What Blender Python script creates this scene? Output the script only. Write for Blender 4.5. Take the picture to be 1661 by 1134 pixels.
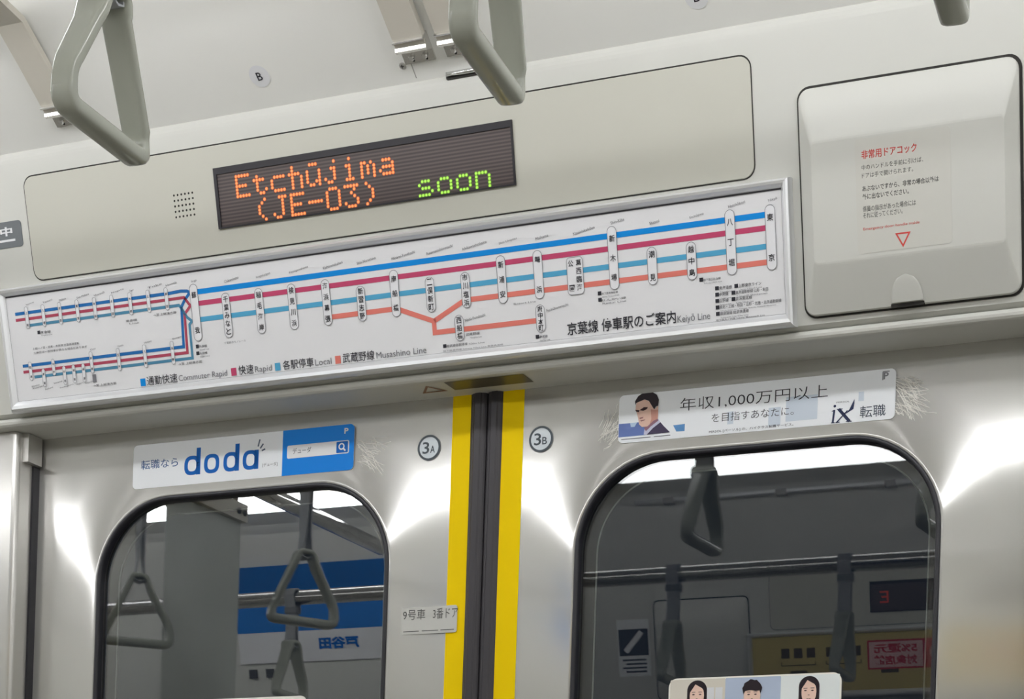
import bpy, bmesh, math, random
from mathutils import Matrix, Vector
from math import sin, cos, pi, radians

for o in list(bpy.data.objects):
    bpy.data.objects.remove(o)
SC = bpy.context.scene
COL = SC.collection
random.seed(7)

# ------------------------------------------------------------------ camera, world, exposure
W_, H_ = 1661.0, 1134.0
CAMPOS = Vector((1.04665, -2.07499, 1.11685))
YAW, ROLL, FPX, PX, PY = -0.40241, 0.03324, 3200.0, 963.2, 1655.9
fw = Vector((sin(YAW), cos(YAW), 0)); r0 = Vector((cos(YAW), -sin(YAW), 0)); u0 = Vector((0, 0, 1))
rt = r0 * cos(ROLL) + u0 * sin(ROLL); up = -r0 * sin(ROLL) + u0 * cos(ROLL)
cd = bpy.data.cameras.new('camera'); cam = bpy.data.objects.new('camera', cd); COL.objects.link(cam)
m = Matrix((rt, up, -fw)).transposed().to_4x4(); m.translation = CAMPOS; cam.matrix_world = m
cd.sensor_fit = 'HORIZONTAL'; cd.sensor_width = 36; cd.lens = FPX / W_ * 36
cd.shift_x = (W_ / 2 - PX) / W_; cd.shift_y = (PY - H_ / 2) / W_
cd.clip_start = 0.01; cd.clip_end = 60
SC.camera = cam
wd = bpy.data.worlds.new('tunnel_dark'); SC.world = wd; wd.use_nodes = True
wd.node_tree.nodes['Background'].inputs[0].default_value = (0.42, 0.6, 1, 1)
wd.node_tree.nodes['Background'].inputs[1].default_value = 0.012
SC.view_settings.view_transform = 'Standard'; SC.view_settings.look = 'None'
SC.view_settings.gamma = 1; SC.view_settings.exposure = 0.0; SC.view_settings.use_curve_mapping = False
LAMP_RADIANCE = 13.8

# ------------------------------------------------------------------ helpers
def lin(r, g, b):
    f = lambda c: (c / 255 / 12.92) if c / 255 <= .04045 else ((c / 255 + .055) / 1.055) ** 2.4
    return (f(r), f(g), f(b), 1)

MATS = {}
def mat(name, col, rough=.5, metal=0, emit=None, estr=1, noise=0, nscale=30, spec=None, coat=0):
    if name in MATS: return MATS[name]
    M = bpy.data.materials.new(name); M.use_nodes = True; nt = M.node_tree; b = nt.nodes['Principled BSDF']
    b.inputs['Base Color'].default_value = col; b.inputs['Roughness'].default_value = rough; b.inputs['Metallic'].default_value = metal
    if spec is None and name.startswith(('print_', 'advert_', 'logo_', 'sticker_')): spec = .2
    if spec is not None: b.inputs['Specular IOR Level'].default_value = spec
    if coat: b.inputs['Coat Weight'].default_value = coat; b.inputs['Coat Roughness'].default_value = .08
    if emit: b.inputs['Emission Color'].default_value = emit; b.inputs['Emission Strength'].default_value = estr
    if noise:
        tc = nt.nodes.new('ShaderNodeTexCoord'); n = nt.nodes.new('ShaderNodeTexNoise'); n.inputs['Scale'].default_value = nscale; n.inputs['Detail'].default_value = 5
        mr = nt.nodes.new('ShaderNodeMapRange'); mr.inputs[3].default_value = 1 - noise; mr.inputs[4].default_value = 1 + noise
        mx = nt.nodes.new('ShaderNodeMix'); mx.data_type = 'RGBA'; mx.blend_type = 'MULTIPLY'; mx.inputs[0].default_value = 1
        nt.links.new(tc.outputs['Object'], n.inputs['Vector']); nt.links.new(n.outputs[0], mr.inputs[0])
        mx.inputs[6].default_value = col; nt.links.new(mr.outputs[0], mx.inputs[7]); nt.links.new(mx.outputs[2], b.inputs['Base Color'])
    MATS[name] = M
    return M

def brushed(name, col, rough, streak=.03, aniso=.75, wide=.52):
    """vertically brushed steel: the fine grain spreads reflections sideways (needs a UV map whose u runs along x)"""
    M = bpy.data.materials.new(name); M.use_nodes = True; nt = M.node_tree; b = nt.nodes['Principled BSDF']
    b.inputs['Metallic'].default_value = 1; b.inputs['Roughness'].default_value = rough; b.inputs['Anisotropic'].default_value = aniso
    tg = nt.nodes.new('ShaderNodeTangent'); tg.direction_type = 'UV_MAP'; tg.uv_map = 'grain'; nt.links.new(tg.outputs[0], b.inputs['Tangent'])
    tc = nt.nodes.new('ShaderNodeTexCoord'); mp = nt.nodes.new('ShaderNodeMapping'); mp.inputs['Scale'].default_value = (420, 420, 3)
    n = nt.nodes.new('ShaderNodeTexNoise'); n.inputs['Scale'].default_value = 1; n.inputs['Detail'].default_value = 4
    nt.links.new(tc.outputs['Object'], mp.inputs[0]); nt.links.new(mp.outputs[0], n.inputs['Vector'])
    mr = nt.nodes.new('ShaderNodeMapRange'); mr.inputs[3].default_value = 1 - streak; mr.inputs[4].default_value = 1 + streak
    nt.links.new(n.outputs[0], mr.inputs[0])
    mx = nt.nodes.new('ShaderNodeMix'); mx.data_type = 'RGBA'; mx.blend_type = 'MULTIPLY'; mx.inputs[0].default_value = 1
    mx.inputs[6].default_value = col; nt.links.new(mr.outputs[0], mx.inputs[7]); nt.links.new(mx.outputs[2], b.inputs['Base Color'])
    # the grain also scatters part of the light widely
    b2 = nt.nodes.new('ShaderNodeBsdfPrincipled'); b2.inputs['Base Color'].default_value = (.50, .49, .47, 1); b2.inputs['Roughness'].default_value = .6; b2.inputs['Specular IOR Level'].default_value = .2
    ms = nt.nodes.new('ShaderNodeMixShader'); ms.inputs[0].default_value = wide
    nt.links.new(b.outputs[0], ms.inputs[1]); nt.links.new(b2.outputs[0], ms.inputs[2]); nt.links.new(ms.outputs[0], nt.nodes['Material Output'].inputs['Surface'])
    MATS[name] = M
    return M
def add_grain(o):
    uv = o.data.uv_layers.new(name='grain')
    for l in o.data.loops:
        c = o.data.vertices[l.vertex_index].co; uv.data[l.index].uv = (c.x + c.y * .6, c.z)

def glassmat(name, ior):
    M = bpy.data.materials.new(name); M.use_nodes = True; b = M.node_tree.nodes['Principled BSDF']
    b.inputs['Base Color'].default_value = (.86, .9, .9, 1); b.inputs['Roughness'].default_value = 0; b.inputs['IOR'].default_value = ior
    b.inputs['Transmission Weight'].default_value = 1
    return M

class MB:
    def __init__(s): s.v = []; s.f = []; s.sm = []
    def add(s, vs, fs, smooth=False):
        n = len(s.v); s.v += [tuple(p) for p in vs]; s.f += [tuple(i + n for i in f) for f in fs]; s.sm += [smooth] * len(fs); return s
    def poly(s, pts, w=0.0): return s.add([(x, y, w) for x, y in pts], [tuple(range(len(pts)))])
    def rect(s, u0, v0, u1, v1, w=0.0): return s.poly([(u0, v0), (u1, v0), (u1, v1), (u0, v1)], w)
    def box(s, a, b):
        x0, y0, z0 = a; x1, y1, z1 = b
        return s.add([(x0, y0, z0), (x1, y0, z0), (x1, y1, z0), (x0, y1, z0), (x0, y0, z1), (x1, y0, z1), (x1, y1, z1), (x0, y1, z1)],
                     [(0, 3, 2, 1), (4, 5, 6, 7), (0, 1, 5, 4), (1, 2, 6, 5), (2, 3, 7, 6), (3, 0, 4, 7)])
    def loops(s, L, cap0=True, cap1=True, smooth=False, closed=True):
        n = len(L[0]); vs = [p for l in L for p in l]; fs = []
        for i in range(len(L) - 1):
            for j in range(n if closed else n - 1):
                k = (j + 1) % n; fs.append((i * n + j, i * n + k, (i + 1) * n + k, (i + 1) * n + j))
        b = len(s.v); s.add(vs, fs, smooth)
        if cap0: s.f.append(tuple(b + j for j in reversed(range(n)))); s.sm.append(False)
        if cap1: s.f.append(tuple(b + (len(L) - 1) * n + j for j in range(n))); s.sm.append(False)
        return s
    def plate(s, pts, w0, w1, bev=0.0):
        """outline (CCW in u,v) extruded from w0 to w1, with a small front bevel"""
        L = [[(x, y, w0) for x, y in pts], [(x, y, w1 - bev) for x, y in pts]]
        if bev: L.append([(x, y, w1) for x, y in inset(pts, bev)])
        return s.loops(L)
    def stroke(s, pts, width, w=0.0, closed=False):
        n = len(pts); P = [Vector(p) for p in pts]; a = []; b = []
        for i in range(n):
            pa = P[(i - 1) % n] if (i > 0 or closed) else None; pb = P[(i + 1) % n] if (i < n - 1 or closed) else None
            d1 = (P[i] - pa).normalized() if pa is not None else None; d2 = (pb - P[i]).normalized() if pb is not None else None
            if d1 is None: d1 = d2
            if d2 is None: d2 = d1
            nn = Vector((-d1.y - d2.y, d1.x + d2.x)); nn.normalize(); k = max(.4, nn.dot(Vector((-d1.y, d1.x))))
            nn = nn * (width / 2 / k); a.append(P[i] + nn); b.append(P[i] - nn)
        vs = [(p.x, p.y, w) for p in a] + [(p.x, p.y, w) for p in b]
        return s.add(vs, [(i, n + i, n + (i + 1) % n, (i + 1) % n) for i in range(n if closed else n - 1)])
    def disc(s, x, y, r, w=0.0, n=24, ry=None): return s.poly([(x + r * cos(2 * pi * i / n), y + (ry or r) * sin(2 * pi * i / n)) for i in range(n)], w)
    def tube(s, path, r, n=12, caps=True):
        P = [Vector(p) for p in path]; L = []
        ref = None
        for i, p in enumerate(P):
            t = (P[min(i + 1, len(P) - 1)] - P[max(i - 1, 0)]).normalized()
            if ref is None: ref = Vector((0, 0, 1)) if abs(t.z) < .9 else Vector((1, 0, 0))
            a = t.cross(ref).normalized(); b = t.cross(a).normalized(); ref = -b if False else ref
            L.append([p + (a * cos(2 * pi * k / n) + b * sin(2 * pi * k / n)) * r for k in range(n)])
        return s.loops(L, caps, caps, True)
    def text(s, t, u, v, h=None, wid=None, w=0.0, align='l', rot=0.0, bold=0.0, squash=1.0):
        """flat lettering, baseline-box bottom-left (or centre) at u,v; h = height of the box, wid = fitted width"""
        vs, fs = glyphs(t, bold)
        if not vs: return s
        xs = [p[0] for p in vs]; ys = [p[1] for p in vs]; x0, x1, y0, y1 = min(xs), max(xs), min(ys), max(ys)
        if h is None: h = wid / (x1 - x0) * (y1 - y0)
        sy = h / (y1 - y0); sx = wid / (x1 - x0) if wid else sy * squash
        ox = x0 if align == 'l' else (x0 + x1) / 2; oy = y0 if align == 'l' else (y0 + y1) / 2
        c, q = cos(rot), sin(rot); out = []
        for x, y in vs:
            a, b = (x - ox) * sx, (y - oy) * sy; out.append((u + a * c - b * q, v + a * q + b * c, w))
        return s.add(out, fs)
    def build(s, name, material, parent=None, M=None, label=None):
        me = bpy.data.meshes.new(name); me.from_pydata(s.v, [], s.f); me.update()
        if any(s.sm): me.polygons.foreach_set('use_smooth', s.sm)
        bm = bmesh.new(); bm.from_mesh(me); bmesh.ops.recalc_face_normals(bm, faces=bm.faces) if s.closed() else None; bm.to_mesh(me); bm.free()
        o = bpy.data.objects.new(name, me); COL.objects.link(o)
        if material: me.materials.append(material)
        if parent is not None: o.parent = parent
        if M is not None: o.matrix_world = M
        if label: o['label'] = label
        if material and material.name in ('brushed_steel', 'post_steel'): add_grain(o)
        return o
    fix = False
    def closed(s): return s.fix
    def solid(s): s.fix = True; return s

_G = {}
def glyphs(t, bold=0.0):
    k = (t, bold)
    if k not in _G:
        c = bpy.data.curves.new('lettering', 'FONT'); c.body = t; c.size = 1; c.resolution_u = 3; c.offset = bold
        o = bpy.data.objects.new('lettering', c); COL.objects.link(o); bpy.context.view_layer.update()
        dg = bpy.context.evaluated_depsgraph_get(); me = bpy.data.meshes.new_from_object(o.evaluated_get(dg))
        _G[k] = ([(v.co.x, v.co.y) for v in me.vertices], [tuple(p.vertices) for p in me.polygons])
        bpy.data.objects.remove(o); bpy.data.curves.remove(c); bpy.data.meshes.remove(me)
    return _G[k]

def inset(pts, d):
    n = len(pts); out = []
    for i in range(n):
        a, b, c = Vector(pts[i - 1]), Vector(pts[i]), Vector(pts[(i + 1) % n])
        e1 = (b - a).normalized(); e2 = (c - b).normalized(); nn = Vector((-e1.y - e2.y, e1.x + e2.x))
        nn.normalize(); k = max(.3, nn.dot(Vector((-e1.y, e1.x)))); p = b + nn * (d / k); out.append((p.x, p.y))
    return out

def rr(x0, y0, x1, y1, r, n=6):
    pts = []
    for cx, cy, a in ((x1 - r, y0 + r, -90), (x1 - r, y1 - r, 0), (x0 + r, y1 - r, 90), (x0 + r, y0 + r, 180)):
        for i in range(n + 1): t = radians(a + 90 * i / n); pts.append((cx + r * cos(t), cy + r * sin(t)))
    return pts

def capsule(x, t0, t1, w, n=8): return rr(x - w / 2, t0, x + w / 2, t1, w / 2 - 1e-5, n)

def tag(o, label=None, cat=None, group=None, kind=None):
    for k, v in (('label', label), ('category', cat), ('group', group), ('kind', kind)):
        if v: o[k] = v
    return o
def thing(name, M, label, cat, group=None):
    o = bpy.data.objects.new(name, None); COL.objects.link(o); o.empty_display_size = .05; o.matrix_world = M
    return tag(o, label, cat, group)
def struct(name, mb, material, M=None, parent=None):
    o = mb.build(name, material, parent, M)
    if parent is None: o['kind'] = 'structure'
    return o
def copy_thing(root, M, label):
    r = root.copy(); COL.objects.link(r); r.matrix_world = M; r['label'] = label
    for ch in list(root.children):
        c = ch.copy(); COL.objects.link(c); c.parent = r
        for g in list(ch.children):
            d = g.copy(); COL.objects.link(d); d.parent = c
    return r

# ------------------------------------------------------------------ frames of reference (x right, y away from viewer, z up)
TAU = 0.24737; Y0, Z0 = -.062, 1.857                # fascia over the doors leans out at the top
def frame(o, U, V, N):
    M = Matrix((U, V, N)).transposed().to_4x4(); M.translation = o; return M
FAS = frame(Vector((0, Y0, Z0)), Vector((1, 0, 0)), Vector((0, -sin(TAU), cos(TAU))), Vector((0, -cos(TAU), -sin(TAU))))
DOOR = frame(Vector((0, 0, 0)), Vector((1, 0, 0)), Vector((0, 0, 1)), Vector((0, -1, 0)))
TT = .3149; T2 = radians(54)
CTY, CTZ = Y0 - sin(TAU) * TT, Z0 + cos(TAU) * TT
SLOPE = frame(Vector((0, CTY, CTZ)), Vector((1, 0, 0)), Vector((0, -sin(T2), cos(T2))), Vector((0, -cos(T2), -sin(T2))))
CS = .1995; FY, FZ = CTY - sin(T2) * CS, CTZ + cos(T2) * CS     # where the slope meets the flat ceiling
UNDER = frame(Vector((0, 0, 1.85)), Vector((1, 0, 0)), Vector((0, 1, 0)), Vector((0, 0, -1)))
YM = -1.1335
OPP = Matrix.Translation((0, YM, 0)) @ Matrix.Rotation(pi, 4, 'Z') @ Matrix.Translation((0, -YM, 0))
def at(F, u, v, w=0.0): return F @ Matrix.Translation((u, v, w))

# ------------------------------------------------------------------ materials
CREAM = mat('cream_fascia', lin(208, 208, 202), .42, noise=.02, nscale=6)
CEIL = mat('ceiling_white', lin(242, 242, 238), .5, noise=.02, nscale=5)
BEIGE = mat('beige_panel', lin(199, 198, 187), .45, noise=.03, nscale=9)
SEAM = mat('seam_black', lin(38, 36, 32), .7)
STEEL = brushed('brushed_steel', (.72, .71, .69, 1), .13, aniso=.9)
POST = brushed('post_steel', (.70, .685, .66, 1), .22, aniso=.9)
CHROME = mat('chrome', (.82, .82, .82, 1), .12, 1)
ALU = mat('aluminium', (.84, .85, .87, 1), .3, .6)
RUBBER = mat('dark_rubber', lin(58, 55, 60), .45)
BLACKRUB = mat('black_rubber', lin(34, 34, 42), .35)
YELLOW = mat('yellow_tape', lin(255, 218, 0), .55, spec=.1)
GLASS = {-1: glassmat('boosted_reflection_glass', 2.05), 1: glassmat('window_glass', 1.55)}  # left pane: IOR raised to brighten its reflections, no real film
HANDLE = mat('handle_plastic', lin(180, 183, 172), .12, spec=.6)
BELT = mat('belt_webbing', lin(176, 178, 182), .6)
ARM = mat('arm_cream', lin(212, 207, 196), .4)
SHEET = mat('map_sheet', lin(232, 232, 235), .22)
WHITE = mat('print_white', lin(232, 233, 236), .4)
INK = mat('print_ink', lin(52, 52, 60), .5)
INKGREY = mat('print_grey', lin(120, 120, 126), .5)
BLUE1 = mat('print_blue', lin(8, 140, 224), .4)
BLUE0 = mat('print_deep_blue', lin(38, 110, 178), .4)
CRIM = mat('print_crimson', lin(196, 74, 112), .4)
CRIM0 = mat('print_dull_crimson', lin(178, 74, 96), .4)
TEAL = mat('print_sky_blue', lin(86, 168, 208), .4)
TEAL0 = mat('print_steel_blue', lin(82, 140, 172), .4)
CORAL = mat('print_coral', lin(228, 128, 116), .4)
DARKW = mat('night_wall', lin(205, 202, 194), .5)
FLOORM = mat('floor_vinyl', lin(168, 165, 158), .5, noise=.08, nscale=40)
LAMP = mat('lamp_diffuser', (1, 1, 1, 1), .5, emit=(.985, .99, 1, 1), estr=LAMP_RADIANCE)

# ------------------------------------------------------------------ the setting
def extrude(profile, x0, x1):
    mb = MB(); mb.loops([[(x0, y, z) for y, z in profile], [(x1, y, z) for y, z in profile]]); return mb.solid()
def fas(t, o=0.0):
    p = FAS @ Vector((0, t, o)); return (p.y, p.z)
def slo(c, o=0.0):
    p = SLOPE @ Vector((0, c, o)); return (p.y, p.z)
def fascia_profile():
    pr = [(.06, 1.85), (-.004, 1.85), (-.050, 1.85)]
    for k in range(7):                                   # rounded lip along the bottom edge
        a = radians(-90 - 30 * k); pr.append((-.0555 + .0055 * cos(a), 1.8552 + .0055 * sin(a)))
    pr += [fas(.0075), fas(.012), fas(.300)]
    for k in range(1, 5): pr.append(fas(.300 + .015 * k / 4, -.004 * (k / 4) ** 2))
    pr += [slo(.002, -.004), (CTY + .05, CTZ + .06), (.06, CTZ + .06)]
    return pr
struct('wall_front', extrude(fascia_profile(), -4, 4), CREAM)
struct('wall_rear', extrude(fascia_profile(), -4, 4), CREAM, OPP)
cp = [slo(-.004), slo(.05), slo(.15), slo(CS - .02), (FY - .004, FZ - .006), (FY - .02, FZ)]
cp = cp + [(2 * YM - y, z) for y, z in reversed(cp)]
cp = cp + [(2 * YM - FY - .1 + .3, FZ + .06)] [:0] + [(2 * YM - CTY, FZ + .08), (CTY, FZ + .08)]
struct('ceiling', extrude(cp, -4, 4), CEIL)
struct('floor', MB().box((-4, -2.5, -.05), (4, .3, 0)).solid(), FLOORM)
struct('wall_left', MB().box((-4, -.042, 0), (-.72, .06, 1.8495)).solid(), CREAM)
struct('wall_right', MB().box((.72, -.042, 0), (4, .06, 1.8495)).solid(), CREAM)
struct('wall_back', MB().box((-4, 2 * YM - .06, 0), (4, 2 * YM, 1.8495)).solid(), DARKW)
struct('wall_east', MB().box((4, -2.5, 0), (4.05, .3, 2.4)).solid(), DARKW)
struct('wall_west', MB().box((-4.05, -2.5, 0), (-4, .3, 2.4)).solid(), DARKW)
# door pillars: brushed steel with a rolled front corner
for s, nm in ((-1, 'trim_1'), (1, 'trim_2')):
    pr = [(-.72 * 1, .06), (-.72, -.042)]
    for k in range(6): a = radians(-90 + 18 * k); pr.append((-.657 + .007 * cos(a), -.035 + .007 * sin(a)))
    pr += [(-.650, -.012), (-.655, -.012), (-.655, .06)]
    L = [[(-s * x * 1.0 * 1.0 if False else (x if s < 0 else -x), y, z) for x, y in pr] for z in (0, 1.8495)]
    p = struct(nm, MB().loops(L).solid(), POST)
    sx = s
    MB().box((min(sx * .6545, sx * .647), -.0119, 0), (max(sx * .6545, sx * .647), .012, 1.812)).solid().build('door_seal', BLACKRUB, p)
    MB().box((min(sx * .6499, sx * .641), -.031, 1.813), (max(sx * .6499, sx * .641), -.004, 1.8493)).solid().build('guide_block', POST, p)

# ------------------------------------------------------------------ door leaves
WX0, WX1, WZ0, WZ1, WR = .1222, .5470, .95, 1.7605, .105
def win(off, cx, n=14):
    r = WR + off
    return rr(cx - (WX1 - WX0) / 2 - off, WZ0 - off, cx + (WX1 - WX0) / 2 + off, WZ1 + off, max(r, .01), n)
def ray_rect(p, c, x0, x1, z0, z1):
    d = Vector((p[0] - c[0], p[1] - c[1])); k = 1e9
    if d.x > 1e-9: k = min(k, (x1 - c[0]) / d.x)
    if d.x < -1e-9: k = min(k, (x0 - c[0]) / d.x)
    if d.y > 1e-9: k = min(k, (z1 - c[1]) / d.y)
    if d.y < -1e-9: k = min(k, (z0 - c[1]) / d.y)
    return (c[0] + d.x * k, c[1] + d.y * k)
RIM_H, RIM_S = .0044, .027
def rim(d): return RIM_H * (math.exp(-d / RIM_S) - math.exp(-.07 / RIM_S))
for s, nm, num in ((-1, 'door_1', 'left'), (1, 'door_2', 'right')):
    cx = s * (WX0 + WX1) / 2
    L = [[(x, z, -.012) for x, z in win(0, cx)], [(x, z, rim(0) - .0012) for x, z in win(0, cx)]]
    for d in (.0012, .004, .008, .012, .017, .023, .030, .038, .048, .058, .070): L.append([(x, z, rim(d)) for x, z in win(d, cx)])
    xa, xb = sorted((s * .0195, s * .668)); c = (cx, (WZ0 + WZ1) / 2)
    edge = [ray_rect(p, c, xa, xb, .012, 1.905) for p in win(.070, cx)]
    for corner in ((xa, .012), (xb, .012), (xa, 1.905), (xb, 1.905)):
        i = min(range(len(edge)), key=lambda k: (edge[k][0] - corner[0]) ** 2 + (edge[k][1] - corner[1]) ** 2); edge[i] = corner
    L.append([(x, z, 0) for x, z in edge])
    mb = MB().loops(L, False, False, True)
    mb.loops([[(x, z, 0) for x, z in edge], [(x, z, -.02) for x, z in edge]], False, False)
    mb.v = [(x, -w, z) for x, z, w in mb.v]
    d = struct(nm, mb.solid(), STEEL)
    tag(d, 'brushed stainless %s sliding door leaf with rounded dark window' % num, 'door')
    def dpart(name, mb2, mt, label=None):
        mb2.v = [(x, -w, z) for x, z, w in mb2.v]; return mb2.solid().build(name, mt, d, None, label)
    G = [(.0006, -.001), (.0005, .0044), (-.0006, .0056), (-.0034, .0056), (-.0048, .0044), (-.0054, .002), (-.0056, -.012)]
    g = dpart('window_gasket', MB().loops([[(x, z, w) for x, z in win(o, cx)] for o, w in G], False, False, True), BLACKRUB)
    dpart('window_pane', MB().plate(win(-.0045, cx), -.009, -.004), GLASS[s])
    fr = MB().loops([[(x, z, w) for x, z in win(o, cx)] for o, w in ((-.001, -.022), (-.0170, -.022), (-.0170, -.026), (-.001, -.026))], False, False)
    dpart('outer_window_frame', fr, BLACKRUB)
    dpart('outer_frame_lip', MB().loops([[(x, z, w) for x, z in win(o, cx)] for o, w in ((-.0165, -.0218), (-.0170, -.0208), (-.0180, -.0208), (-.0184, -.0218))], False, False, True), mat('lip_grey', lin(150, 152, 150), .35))
    ya, yb = (.0190, .0437) if s < 0 else (.0222, .0497)
    a, b = sorted((s * ya, s * yb))
    n = 30; rnd = random.Random(3 + s)                    # tape with a slightly ragged inner edge
    e = [.012 + i * (1.904 - .012) / n for i in range(n + 1)]
    jit = [(rnd.random() - .5) * .0011 for _ in e]
    A = [(a, z, .0004) for z in e]; B = [(b + (j if s < 0 else 0), z, .0004) for z, j in zip(e, jit)]
    yt = MB().add(A + B, [(i, n + 1 + i, n + 2 + i, i + 1) for i in range(n)])
    yt.v = [(x, -w, z) for x, z, w in yt.v]; yt.build('yellow_strip', YELLOW, d)
    ra, rb = (-.0193, .0012) if s < 0 else (.0024, .0224)
    pr = []
    for k in range(13):
        q = k / 12; x = ra + (rb - ra) * q; pr.append((x, .0035 * (1 - abs(2 * q - 1) ** 4) + (.0012 if .3 < q < .7 else 0)))
    Lr = [[(x, z, w) for x, w in pr] + [(rb, z, -.03), (ra, z, -.03)] for z in (.012, 1.904)]
    dpart('rubber_edge', MB().loops(Lr, smooth=False), RUBBER)

# ------------------------------------------------------------------ lights: continuous strips along both sides of the ceiling
for S, lab in ((Matrix.Identity(4), 'continuous white strip light in the ceiling above the doors'), (OPP, 'continuous white strip light mirrored in the right door window')):
    t = thing('strip_light', S @ Matrix.Translation((0, -.588, FZ)), lab, 'light')
    MB().box((-3.9, -.034, -.016), (3.9, .034, 0)).solid().build('housing', WHITE, t)
    pr = [(-.015, -.016), (-.017, -.030), (-.014, -.042), (-.006, -.048), (.006, -.048), (.014, -.042), (.017, -.030), (.015, -.016)]
    MB().loops([[(x, y, z) for y, z in pr] for x in (-3.88, 3.88)]).solid().build('diffuser', LAMP, t)

# ------------------------------------------------------------------ display panel, LED sign, map, emergency cover
def display_panel(S, label, holes=True):
    P = (-.5802, .1614, .3595, .2809)
    t = thing('display_panel', S @ at(FAS, (P[0] + P[2]) / 2, P[1], 0), label, 'panel')
    cu = (P[0] + P[2]) / 2; q = lambda pts: [(x - cu, y - P[1]) for x, y in pts]
    MB().plate(q(rr(P[0] - .0011, P[1] - .0013, P[2] + .0011, P[3] + .0017, .0135)), .0001, .0006).solid().build('seam', SEAM, t)
    MB().plate(q(rr(*P, .0125)), .0002, .0016, .0006).solid().build('cover_plate', BEIGE, t)
    if holes:
        h = MB()
        for i in range(6):
            for j in range(5): h.disc(-.3640 + .0052 * i - cu, .2335 - .0061 * j - P[1], .0013, .0018, 10)
        h.build('speaker_holes', SEAM, t)
    return t
display_panel(Matrix.Identity(4), 'long beige panel over the doors holding the amber destination display', True)
display_panel(OPP, 'beige display panel on the far side, dim in the right window reflection', False)

FONT = {'E': ['11111', '10000', '10000', '11110', '10000', '10000', '11111'], 't': ['00000', '01000', '11110', '01000', '01000', '01001', '00110'],
 'c': ['00000', '00000', '01111', '10000', '10000', '10000', '01111'], 'h': ['01000', '01000', '11110', '01001', '01001', '01001', '01001'],
 'u': ['01110', '00000', '10001', '10001', '10001', '10011', '01101'], 'j': ['00010', '00000', '00110', '00010', '00010', '10010', '01100'],
 'i': ['00100', '00000', '01100', '00100', '00100', '00100', '01110'], 'm': ['00000', '00000', '11010', '10101', '10101', '10101', '10001'],
 'a': ['00000', '00000', '01110', '00001', '01111', '10001', '01111'], '(': ['00010', '00100', '01000', '01000', '01000', '00100', '00010'],
 'J': ['00111', '00010', '00010', '00010', '00010', '10010', '01100'], '-': ['00000', '00000', '00000', '11111', '00000', '00000', '00000'],
 '0': ['01110', '10001', '10001', '10001', '10001', '10001', '01110'], '3': ['11111', '00010', '00100', '00010', '00001', '10001', '01110'],
 ')': ['01000', '00100', '00010', '00010', '00010', '00100', '01000'], 's': ['00000', '00000', '01110', '10000', '01110', '00001', '11110'],
 'o': ['00000', '00000', '01110', '10001', '10001', '10001', '01110'], 'n': ['00000', '00000', '11110', '10001', '10001', '10001', '10001'], ' ': ['00000'] * 7}
def ledmat():
    M = mat('led_screen', lin(74, 64, 64), .35); nt = M.node_tree; b = nt.nodes['Principled BSDF']
    tc = nt.nodes.new('ShaderNodeTexCoord'); sp = nt.nodes.new('ShaderNodeSeparateXYZ'); nt.links.new(tc.outputs['Object'], sp.inputs[0])
    mu = nt.nodes.new('ShaderNodeMath'); mu.operation = 'MULTIPLY'; mu.inputs[1].default_value = 2 * pi / .00385; nt.links.new(sp.outputs[1], mu.inputs[0])
    sn = nt.nodes.new('ShaderNodeMath'); sn.operation = 'SINE'; nt.links.new(mu.outputs[0], sn.inputs[0])
    mr = nt.nodes.new('ShaderNodeMapRange'); mr.inputs[1].default_value = -1; nt.links.new(sn.outputs[0], mr.inputs[0])
    mx = nt.nodes.new('ShaderNodeMix'); mx.data_type = 'RGBA'; nt.links.new(mr.outputs[0], mx.inputs[0])
    mx.inputs[6].default_value = lin(62, 53, 54); mx.inputs[7].default_value = lin(98, 86, 84); nt.links.new(mx.outputs[2], b.inputs['Base Color'])
    return M
LEDBG = ledmat()
def emis(n, c, k=1): return mat(n, (0, 0, 0, 1), .5, emit=c, estr=k)
AM0, AM1 = emis('led_amber_rim', (.85, .13, .02, 1)), emis('led_amber_core', (1.0, .40, .13, 1), 1.05)
GR0, GR1 = emis('led_green_rim', (.16, .42, .01, 1)), emis('led_green_core', (.50, .95, .12, 1))
def led_sign(S, x0, label, lines):
    X0, X1, A, B_ = x0, x0 + .3892, .1885, .2557
    t = thing('led_display', S @ at(FAS, X0, A, .0016), label, 'display')
    w, h = X1 - X0, B_ - A
    fr = MB()
    MB().box((0, 0, 0), (w, h, .0008)).solid().build('screen', LEDBG, t)
    fr.box((0, h - .0072, .0002), (w, h, .0022)); fr.box((0, 0, .0002), (.0042, h - .0072, .0022)); fr.box((w - .0022, 0, .0002), (w, h - .0072, .0022)); fr.box((.0042, 0, .0002), (w - .0022, .0016, .0022))
    fr.solid().build('bezel_and_shade', mat('bezel_shade_black', lin(34, 31, 38), .5), t)  # black bezel, top and left strips widened to paint the recess shadow
    pu = (w - .0042 - .0022) / 96; pv = (h - .0072 - .0016) / 16
    for name, txt, c0, r0_, m0, m1 in lines:
        rimb, core = MB(), MB()
        for ci, ch in enumerate(txt):
            for r, row in enumerate(FONT[ch]):
                for c, bit in enumerate(row):
                    if bit == '1':
                        u = .0042 + (c0 + ci * 6 + c + .5) * pu; v = h - .0072 - (r0_ + r + .5) * pv
                        rimb.disc(u, v, .00215, .0010, 10); core.disc(u, v, .0015, .0012, 10)
        rb = rimb.build(name, m0, t); core.build('led_core', m1, rb)
    return t
led_sign(Matrix.Identity(4), -.3054, 'amber and green LED display reading Etchūjima (JE-03) soon',
         [('amber_text', 'Etchujima', 6, 1, AM0, AM1), ('amber_text', '(JE-03)', 12, 9, AM0, AM1), ('green_text', 'soon', 66, 9, GR0, GR1)])
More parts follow.
